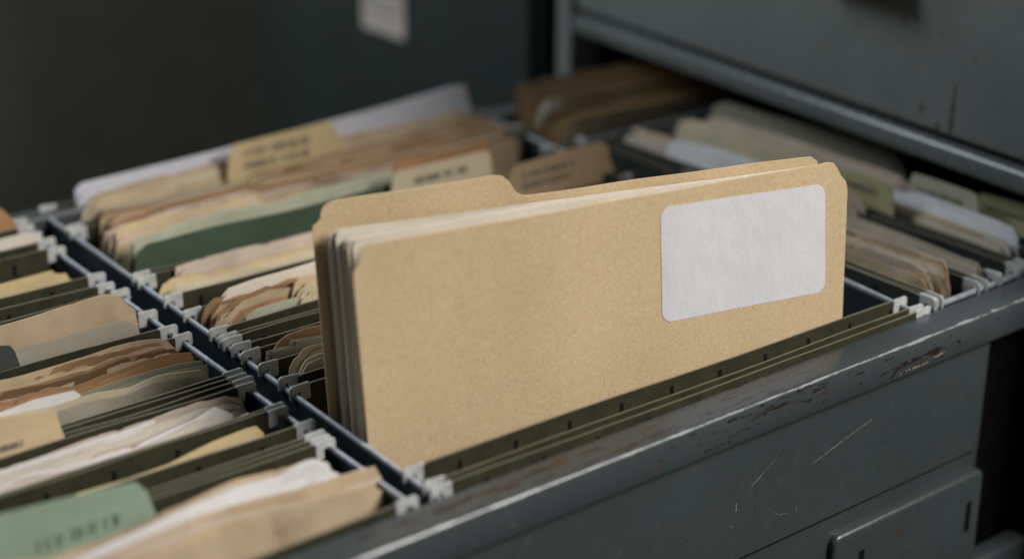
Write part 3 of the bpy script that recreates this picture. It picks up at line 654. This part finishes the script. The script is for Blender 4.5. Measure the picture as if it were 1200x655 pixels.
for u in us:
    d_ = min(u, 1-u)*Wd
    ins = (ra-math.sqrt(max(0, ra*ra-(ra-d_)**2)))/Ht if d_ < ra else 0
    cf, cb = [], []
    for j in range(nv+1):
        v = ins+(1-2*ins)*j/nv
        p = (bl*(1-u)+br*u)*(1-v)+(tl*(1-u)+tr*u)*v
        rip = .00005*mnoise.noise(Vector((p.x*140, p.y*45, 3)))
        cf.append(bm.verts.new(on_front(p.x, p.y, .00022+rip))); cb.append(bm.verts.new(on_front(p.x, p.y, .00004)))
    F.append(cf); B.append(cb)
for i in range(len(us)-1):
    for j in range(nv): bm.faces.new((F[i][j], F[i+1][j], F[i+1][j+1], F[i][j+1]))
    bm.faces.new((F[i][nv], F[i+1][nv], B[i+1][nv], B[i][nv])); bm.faces.new((F[i][0], B[i][0], B[i+1][0], F[i+1][0]))
for j in range(nv):
    bm.faces.new((F[0][j], F[0][j+1], B[0][j+1], B[0][j])); bm.faces.new((F[-1][j], B[-1][j], B[-1][j+1], F[-1][j+1]))
finish(bm, 'blank_sticker', M['sticker'], front)
for k, (lab, n) in enumerate((('stack of white pages at the back inside the big kraft folder', 9), ('middle stack of white pages inside the big kraft folder', 9), ('stack of white pages directly behind the front cover of the big kraft folder', 9))):
    p0, p1, pts = SHEETS['paper%d' % k]
    root = empty('paper_stack', (.14, .04, -.11), lab, 'papers', 'page stacks in the kraft folder')
    for i in range(n):
        f = .0030*(i-(n-1)/2)/n*2.1; g = .0007*(i-(n-1)/2)/n
        P0 = (p0[0], p0[1]+f); P1 = (p1[0], p1[1]+g)
        r = random.Random(k*10+i)
        finish(sheet_bm(P0, P1, pts, th=.00032, bend=.0006, ruffle=.0004, jag=.0005, seed=k*7+i, zb=-.11, dz=r.uniform(-.0026, .0006), ds=r.uniform(-.0012, .0020), nz=10, shear=.04), 'page', M['page'], root)

# ------------------------------------------------------------------ papers, left row
T = paper_thing
T('La', 'file_folder', 'file folder', 'rust orange folder corner at the far left edge of the drawer', 'orange', 5, 0.0012, part='cover', bend=.001)
T('Lb', 'paper_stack', 'papers', 'pale cream papers in front of the rust orange folder', 'page', 5, 0.0012, bend=.001)
T('Lc', 'paper_stack', 'papers', 'thin manila sheets with a stepped corner at the left edge', 'yellow', 5, 0.0009, dz=.003, bend=.001)
T('Ld', 'file_folder', 'file folder', 'large creased tan folder with a wavy torn top, left row', 'tan', 1, bend=.003, ruffle=.0016, jag=.0005, th=.0009, curl=.002, crumple=0.0013)
T('Ldf', 'file_folder', 'file folder', 'grey tan card leaning on the front of the large creased tan folder', 'greytan', 1, bend=.0012, curl=.0015, th=.0009)
T('Lslate', 'index_tab', 'index tab', 'dark slate tab with rounded corner at the left edge', 'slate', 1, th=.001, off=.004)
T('Le1', 'paper_stack', 'papers', 'tan folded papers with rounded corner behind the brown ones, left row', 'tan', 7, 0.0010, mats=['tan', 'brown', 'tan', 'manila'], bend=.002, ruffle=0.0012, curl=-.002, crumple=0.0011, jag=.0009)
T('Le2', 'paper_stack', 'papers', 'dark brown wavy papers between tan and orange brown ones', 'brown', 7, 0.0010, mats=['tan', 'dbrown', 'brown', 'dbrown'], bend=.002, ruffle=0.0015, curl=.002, crumple=0.0015, jag=.0009)
T('Le3', 'paper_stack', 'papers', 'orange brown papers with a curled edge, left row', 'orange', 5, 0.0011, mats=['orange', 'brown', 'orange'], bend=.002, ruffle=0.0012, crumple=0.0011, jag=.0009)
T('Lf1', 'file_folder', 'file folder', 'grey green folder in front of the orange brown papers', 'greygreen', 2, .002, part='cover', bend=.0015)
T('Lf2', 'file_folder', 'file folder', 'grey tan folder with a pale swooping edge, left row', 'greytan', 2, .0014, part='cover', mats=['greytan', 'cream'], bend=.003, ruffle=.0015, dz=.001, crumple=0.0011)
T('Lf3', 'paper_sheet', 'paper', 'small white sheet sticking up at the left edge behind the printed manila tab', 'white', 1, bend=.001)
T('Lg', 'index_tab', 'index tab', 'manila tab with a line of faded print at the left edge', 'manila', 1, th=.0009, bend=.0005, marks=(-.175, -.137, .0035, .0095, 1))
T('Lh1', 'paper_stack', 'papers', 'long crumpled whitish papers with folded right corner, left row', 'page', 7, 0.0010, mats=['page', 'white', 'pink', 'page'], bend=.003, ruffle=.0009, dz=.003, crumple=0.0011, jag=.0009)
T('Lh2', 'paper_stack', 'papers', 'crumpled pinkish paper in front of the long whitish ones', 'pink', 5, 0.0010, mats=['pink', 'white', 'page'], bend=.003, ruffle=.0009, crumple=0.0011, jag=.0009)
T('Lh3', 'paper_sheet', 'paper', 'greyish white sheet at the front of the crumpled whitish papers', 'page', 1, bend=.002, ruffle=0.0012, crumple=0.0011)
T('Li', 'file_folder', 'file folder', 'thin manila folder with pointed corner between empty hanging folders', 'yellow', 2, .0012, part='cover', bend=.002)
T('Lj', 'index_tab', 'index tab', 'mint green tab with faded print at the bottom left', 'mint', 1, th=.001, bend=.0006, marks=(-.170, -.132, -.001, .010, 1))
T('Lk1', 'paper_stack', 'papers', 'pinkish tan papers at the back of the front left bundle', 'pink', 5, 0.0011, mats=['pink', 'tan', 'orange'], bend=.002, ruffle=.001, crumple=0.0011, jag=.0009)
T('Lk2', 'paper_stack', 'papers', 'rolled white sheet lying in the front left bundle', 'white', 5, 0.0013, bend=.002, ruffle=.001, curl=.003)
T('Lk3', 'paper_stack', 'papers', 'tan papers with a torn folded corner at the front left', 'tan', 5, 0.0012, mats=['tan', 'pink', 'tan'], bend=.003, ruffle=.0009, jag=.0004, curl=.002, crumple=0.0012)
T('Lk4', 'file_folder', 'file folder', 'crumpled tan folder in the front left, nearest the rim', 'tan', 2, .0018, part='cover', bend=.004, ruffle=.0009, jag=.0004, crumple=0.0012)
# ------------------------------------------------------------------ papers, middle row
T('Ma0', 'file_folder', 'file folder', 'curled brown folder edge at the far left corner of the white sheaf', 'dtan', 1, curl=.003, th=.0012)
T('Ma1', 'paper_stack', 'papers', 'long white sheaf at the very back of the middle row', 'bluewhite', 9, 0.0011, bend=.0012, dz=.002)
T('Ma2', 'paper_stack', 'papers', 'tan sheets leaning on the front of the long white sheaf', 'cream', 9, 0.0008, mats=['manila', 'cream', 'tan'], bend=.002, ruffle=.001, dz=.002, crumple=0.0008, jag=.0009)
T('Matab', 'index_tab', 'index tab', 'yellow manila tab with two lines of faded print, in front of the white sheaf', 'yellow', 1, th=.001, bend=.0004, marks=(.150, .205, .005, .024, 2))
T('Ma3', 'paper_stack', 'papers', 'dull brown sheets below the printed yellow manila tab', 'dtan', 7, 0.0009, mats=['dbrown', 'brown', 'greytan'], bend=.002)
T('Mb0', 'file_folder', 'file folder', 'reddish brown folder with a raised shoulder behind the cream papers', 'brown', 7, 0.0013, part='cover', mats=['brown', 'dtan', 'tan'], bend=.002, ruffle=.001, curl_end=-1)
T('Mb1', 'paper_stack', 'papers', 'folded tan papers with crumpled left ends behind the cream papers', 'tan',  5, .0030, mats=['tan', 'dbrown', 'pink', 'brown', 'tan'], bend=.002, ruffle=0.0018, curl_end=-1, crumple=0.0015, jag=.0009)
T('Mb2', 'paper_stack', 'papers', 'cream papers directly behind the dark green folder', 'cream', 9, 0.0011, mats=['cream', 'yellow', 'pink'], bend=.002, ruffle=.0015, curl_end=-1, crumple=0.0011, jag=.0009)
T('Mbo', 'paper_sheet', 'paper', 'rust orange strip above the printed cream tab', 'orange', 2, .002, bend=.001)
T('Mbt', 'file_folder', 'file folder', 'grey green folder corner to the right of the rust orange strip', 'greygreen', 2, .0018, part='cover', bend=.0005)
T('Mb3', 'file_folder', 'file folder', 'pale green folder back standing up behind the dark green front', 'palegreen', 2, .0018, part='cover', bend=.0012)
T('Mgreen', 'file_folder', 'file folder', 'dark green folder with a creased left corner, middle row', 'green', 1, th=.0011, bend=.0012, ruffle=.0006, curl_end=-1, crumple=0.0006)
T('Mtab', 'index_tab', 'index tab', 'printed cream tab peeking above the shoulder of the big kraft folder', 'cream', 1, th=.001, marks=(.215, .262, .012, .021, 1))
T('Mtan', 'index_tab', 'index tab', 'wide brown tab with two lines of faded print, right of the kraft folder shoulder', 'dtan', 1, th=.001, bend=.0004, marks=(.279, .325, .005, .021, 2))
T('Mc1', 'paper_stack', 'papers', 'pinkish white sheets behind the yellowed manila papers', 'pink', 5, 0.0008, bend=.0015, ruffle=.001, curl_end=-1, jag=.0009)
T('Mc2', 'paper_stack', 'papers', 'yellowed manila papers with ragged left corners, middle row', 'cream', 7, 0.0008, mats=['cream', 'yellow', 'tan', 'cream'], bend=.002, ruffle=0.0012, curl_end=-1, crumple=0.0015, jag=.0009)
T('Mc3', 'paper_sheet', 'paper', 'cream sheet at the front of the yellowed manila papers', 'cream', 2, .0014, bend=.002, ruffle=.001, jag=.0006, curl_end=-1, crumple=0.0011)
T('Md0', 'paper_sheet', 'paper', 'smooth white sheet behind the ruffled brown papers', 'page', 2, .0012, bend=.001, curl_end=-1)
T('Md1', 'paper_stack', 'papers', 'ruffled brown papers behind the orange tan ones, middle row', 'brown', 9, 0.0009, mats=['tan', 'brown', 'orange', 'brown', 'tan'], bend=.002, ruffle=0.0024, curl_end=-1, crumple=0.0023, jag=.0009)
T('Md2', 'paper_stack', 'papers', 'orange tan ruffled papers in front of the brown ones, middle row', 'tan', 7, 0.0008, mats=['tan', 'orange', 'brown', 'tan'], bend=.002, ruffle=0.0024, curl_end=-1, crumple=0.0023, jag=.0009)
T('Md3', 'paper_sheet', 'paper', 'grey green sheet low in front of the ruffled papers', 'palegreen', 1, bend=.001)
T('Md4', 'paper_stack', 'papers', 'cream sheets with rounded corner touching the back of the big kraft folder', 'cream', 7, 0.0013, mats=['cream', 'manila'], bend=.001, ruffle=.0006, curl_end=-1)
T('Me1', 'file_folder', 'file folder', 'brown card with a round corner beside the big kraft folder', 'brown', 1, th=.001, bend=.001)
T('Me2', 'paper_sheet', 'paper', 'grey white stepped card in front of the round-cornered brown one', 'greytan', 2, .0014, bend=.0004)
T('Me3', 'paper_sheet', 'paper', 'scalloped beige sheet behind the other scalloped one by the kraft folder', 'cream', 2, .0014, bend=.001, ruffle=0.0012, jag=.0006, curl_end=-1)
T('Me4', 'paper_sheet', 'paper', 'scalloped beige sheet nearest the back of the big kraft folder', 'page', 2, .0014, bend=.001, ruffle=0.0012, jag=.0006, curl_end=-1)
# ------------------------------------------------------------------ folders under the cabinet rail
T('Ba', 'file_folder', 'file folder', 'brown folder at the back of the pile under the cabinet rail', 'tan', 4, .003, part='cover', mats=['tan', 'manila', 'dtan'], bend=.001)
T('Bb', 'paper_stack', 'papers', 'small roll of white paper showing among the brown folders under the cabinet rail', 'bright', 2, .002, bend=.001)
T('Bc', 'file_folder', 'file folder', 'orange brown folder in the middle of the pile under the cabinet rail', 'dtan', 9, 0.0014, part='cover', mats=['manila', 'orange', 'tan', 'cream'], bend=.0015)
T('Bd', 'file_folder', 'file folder', 'tan folder in front of the pile under the cabinet rail', 'tan', 7, 0.0011, part='cover', mats=['manila', 'cream', 'tan'], bend=.001)
# ------------------------------------------------------------------ right row
T('Ra', 'paper_stack', 'papers', 'pinkish white papers with frayed brown ends beside the kraft folder', 'pink', 9, 0.0009, mats=['pink', 'page', 'tan', 'brown'], bend=.002, ruffle=0.0015, crumple=0.0015, jag=.0009)
T('Ra2', 'paper_stack', 'papers', 'tan papers in front of the pinkish white ones, right row', 'tan', 5, 0.0008, mats=['tan', 'pink', 'dtan'], bend=.002, ruffle=0.0015, crumple=0.0019, jag=.0009)
T('Rb', 'paper_sheet', 'paper', 'long beige sheet ending in a square corner, right row', 'greytan', 2, .0014, mats=['pink', 'greytan'], bend=.001)
T('Rc', 'paper_stack', 'papers', 'long cool white sheaf with a blunt end near the rim, right row', 'bright', 7, 0.0010, bend=.002)
T('Rc2', 'paper_stack', 'papers', 'tan sheets along the front of the cool white sheaf, right row', 'tan', 5, 0.0010, mats=['tan', 'page', 'pink'], bend=.002)
T('Rt1', 'index_tab', 'index tab', 'olive yellow tab with faded print just right of the kraft folder corner', 'ytab', 1, th=.001, marks=(.226, .258, .011, .020, 1))
T('Rt2', 'index_tab', 'index tab', 'grey cream tab with faded print under the cabinet rail', 'palegreen', 1, th=.001, marks=(.266, .306, .012, .019, 1))
T('Rt3', 'index_tab', 'index tab', 'olive yellow tab at the right edge under the cabinet rail', 'ytab', 1, th=.001, marks=(.31, .345, .009, .015, 1))
T('Rd', 'paper_stack', 'papers', 'pinkish papers above the top edge of the kraft folder, right row', 'pink', 5, 0.0012, mats=['pink', 'tan'], bend=.001)
T('Re', 'paper_stack', 'papers', 'white sheet above the top edge of the kraft folder, right row', 'bright', 2, .002, bend=.001)
T('Rh', 'paper_stack', 'papers', 'thin cream sheets between the white sheet and the deeper pale sheaf, right row', 'cream', 3, .0012, bend=.001)
T('Rf', 'paper_stack', 'papers', 'pale pinkish sheaf deeper under the cabinet rail, right row', 'pink', 5, 0.0012, bend=.001)
T('Rg', 'file_folder', 'file folder', 'grey green folder with rounded end deepest under the cabinet rail', 'greygreen', 2, .002, part='cover', bend=.001)

# ------------------------------------------------------------------ cabinets
def turned(root, deg): root.rotation_euler.z = math.radians(deg)
def lbox(name, mat, parent, *a, bevel=0, seg=3):
    bm = bmesh.new(); box(bm, *a, bevel, seg)
    me_o = finish(bm, name, M[mat]); me_o.parent = parent; return me_o
Z = .8
lbox('cross_rail', 'paint_rail', CAB, 0, .03, -.12, .502, Z+.034, Z+.0500, bevel=.0042, seg=6)
lbox('frame_post', 'paint_cab', CAB, 0, .03, .503, .524, Z-.60, Z+.60, bevel=.002)
lbox('frame_post', 'paint_dk', CAB, .002, .03, -.145, -.121, Z-.60, Z+.60, bevel=.002)
lbox('side_wall', 'paint_dk', CAB, .031, .75, .512, .520, Z-.7, Z+.60)
lbox('side_wall', 'paint_dk', CAB, .031, .75, -.140, -.132, Z-.7, Z+.60)
lbox('back_wall', 'black', CAB, .752, .76, -.14, .52, Z-.7, Z+.60)
lbox('shelf_plate', 'black', CAB, .0305, .75, -.131, .511, Z+.040, Z+.046)
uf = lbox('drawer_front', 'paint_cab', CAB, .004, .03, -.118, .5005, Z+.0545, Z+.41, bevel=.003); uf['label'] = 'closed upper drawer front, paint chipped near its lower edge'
hd = lbox('handle', 'paint_dk', uf, -.016, .0038, .115, .19, Z+.137, Z+.156, bevel=.004)
def mark(x, y0, z0, y1, z1, w, seed, mat='rust'):
    bm = bmesh.new(); r = random.Random(seed); n = 14; prev = None
    for i in range(n+1):
        t = i/n; ww = w*r.uniform(.3, 1)*(.4+.8*t)
        cur = (bm.verts.new((x, y0+(y1-y0)*t-ww/2, Z+.05+z0+(z1-z0)*t)), bm.verts.new((x, y0+(y1-y0)*t+ww/2, Z+.05+z0+(z1-z0)*t)))
        if prev: bm.faces.new((prev[0], cur[0], cur[1], prev[1]))
        prev = cur
    ret = bmesh.ops.extrude_face_region(bm, geom=list(bm.faces))
    bmesh.ops.translate(bm, vec=(.0001, 0, 0), verts=[g for g in ret['geom'] if isinstance(g, bmesh.types.BMVert)])
    o = finish(bm, 'rust_mark', M[mat]); o.parent = uf
mark(.0038, .064, .040, .065, .006, .0044, 1)
mark(.0038, .076, .012, .077, .006, .0045, 2); mark(.0038, .092, .022, .092, .015, .0045, 3)
mark(.0038, .050, .062, .050, .058, .002, 4); mark(.0038, .080, .072, .080, .070, .002, 5); mark(.0038, .19, .040, .19, .038, .003, 6)
NB = empty('filing_cabinet', (.530, .57, -.8), 'dark grey neighbouring cabinet with a white card on its drawer', 'filing cabinet')
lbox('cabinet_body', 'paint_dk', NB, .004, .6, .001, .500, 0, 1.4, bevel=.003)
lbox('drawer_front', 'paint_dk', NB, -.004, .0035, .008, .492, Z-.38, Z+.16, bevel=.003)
cd = lbox('label_card', 'card', NB, -.0052, -.0043, .204, .280, Z-.026, Z+.030)
bm = bmesh.new()
r = random.Random(4)
for k in range(3):
    y = .275
    while y > .215:
        w = r.uniform(.003, .008); box(bm, -.00555, -.0053, y-w, y, Z+.020-.012*k-.0015, Z+.020-.012*k+.0015); y -= w+.002
fp = finish(bm, 'faded_print', M['ink']); fp.parent = cd

# ------------------------------------------------------------------ wall and floor
bm = bmesh.new(); box(bm, -3, 1.6, 1.70, 1.74, -.8, 2.2); tag(finish(bm, 'wall', M['wall']), kind='structure')
bm = bmesh.new(); box(bm, -3, 1.6, -3, 1.699, -.84, -.8); tag(finish(bm, 'floor', M['floor']), kind='structure')

# ------------------------------------------------------------------ light, camera
w = bpy.data.worlds.new('World'); scene.world = w; w.use_nodes = True
bgn = w.node_tree.nodes['Background']; bgn.inputs['Color'].default_value = (.80, .92, 1.0, 1); bgn.inputs['Strength'].default_value = .05
def area(name, loc, target, size, power, col, sy=None):
    l = bpy.data.lights.new(name, 'AREA'); l.energy = power; l.color = col; l.size = size
    if sy: l.shape = 'RECTANGLE'; l.size_y = sy
    o = bpy.data.objects.new(name, l); COL.objects.link(o); o.location = loc
    o.rotation_euler = (Vector(target)-Vector(loc)).to_track_quat('-Z', 'Y').to_euler(); return o
area('key_lamp', (1.04, -1.53, 1.42), (.15, .05, 0), .95, 82, (1.0, .97, .93))
area('soft_lamp', (-.55, 1.42, 1.32), (.25, .2, 0), .9, 31, (.88, .95, 1.0))

cam = bpy.data.cameras.new('Camera'); co = bpy.data.objects.new('Camera', cam); COL.objects.link(co)
cam.sensor_width = 36; cam.lens = 58.62; cam.clip_start = .02; cam.clip_end = 50
Mx = Matrix(((.7878680379, .2327128742, -.5701830170), (-.6158440994, .2977166392, -.7294524302), (0, .9258561016, .3778762748)))
co.matrix_world = Matrix.Translation((-.3919989, -.5721174, .3813656)) @ Mx.to_4x4()
cam.dof.use_dof = True; cam.dof.focus_distance = .90; cam.dof.aperture_fstop = 2.9
scene.camera = co
scene.view_settings.view_transform = 'Standard'; scene.view_settings.look = 'None'
scene.view_settings.exposure = 0; scene.view_settings.gamma = 1
scene.render.engine = 'CYCLES'
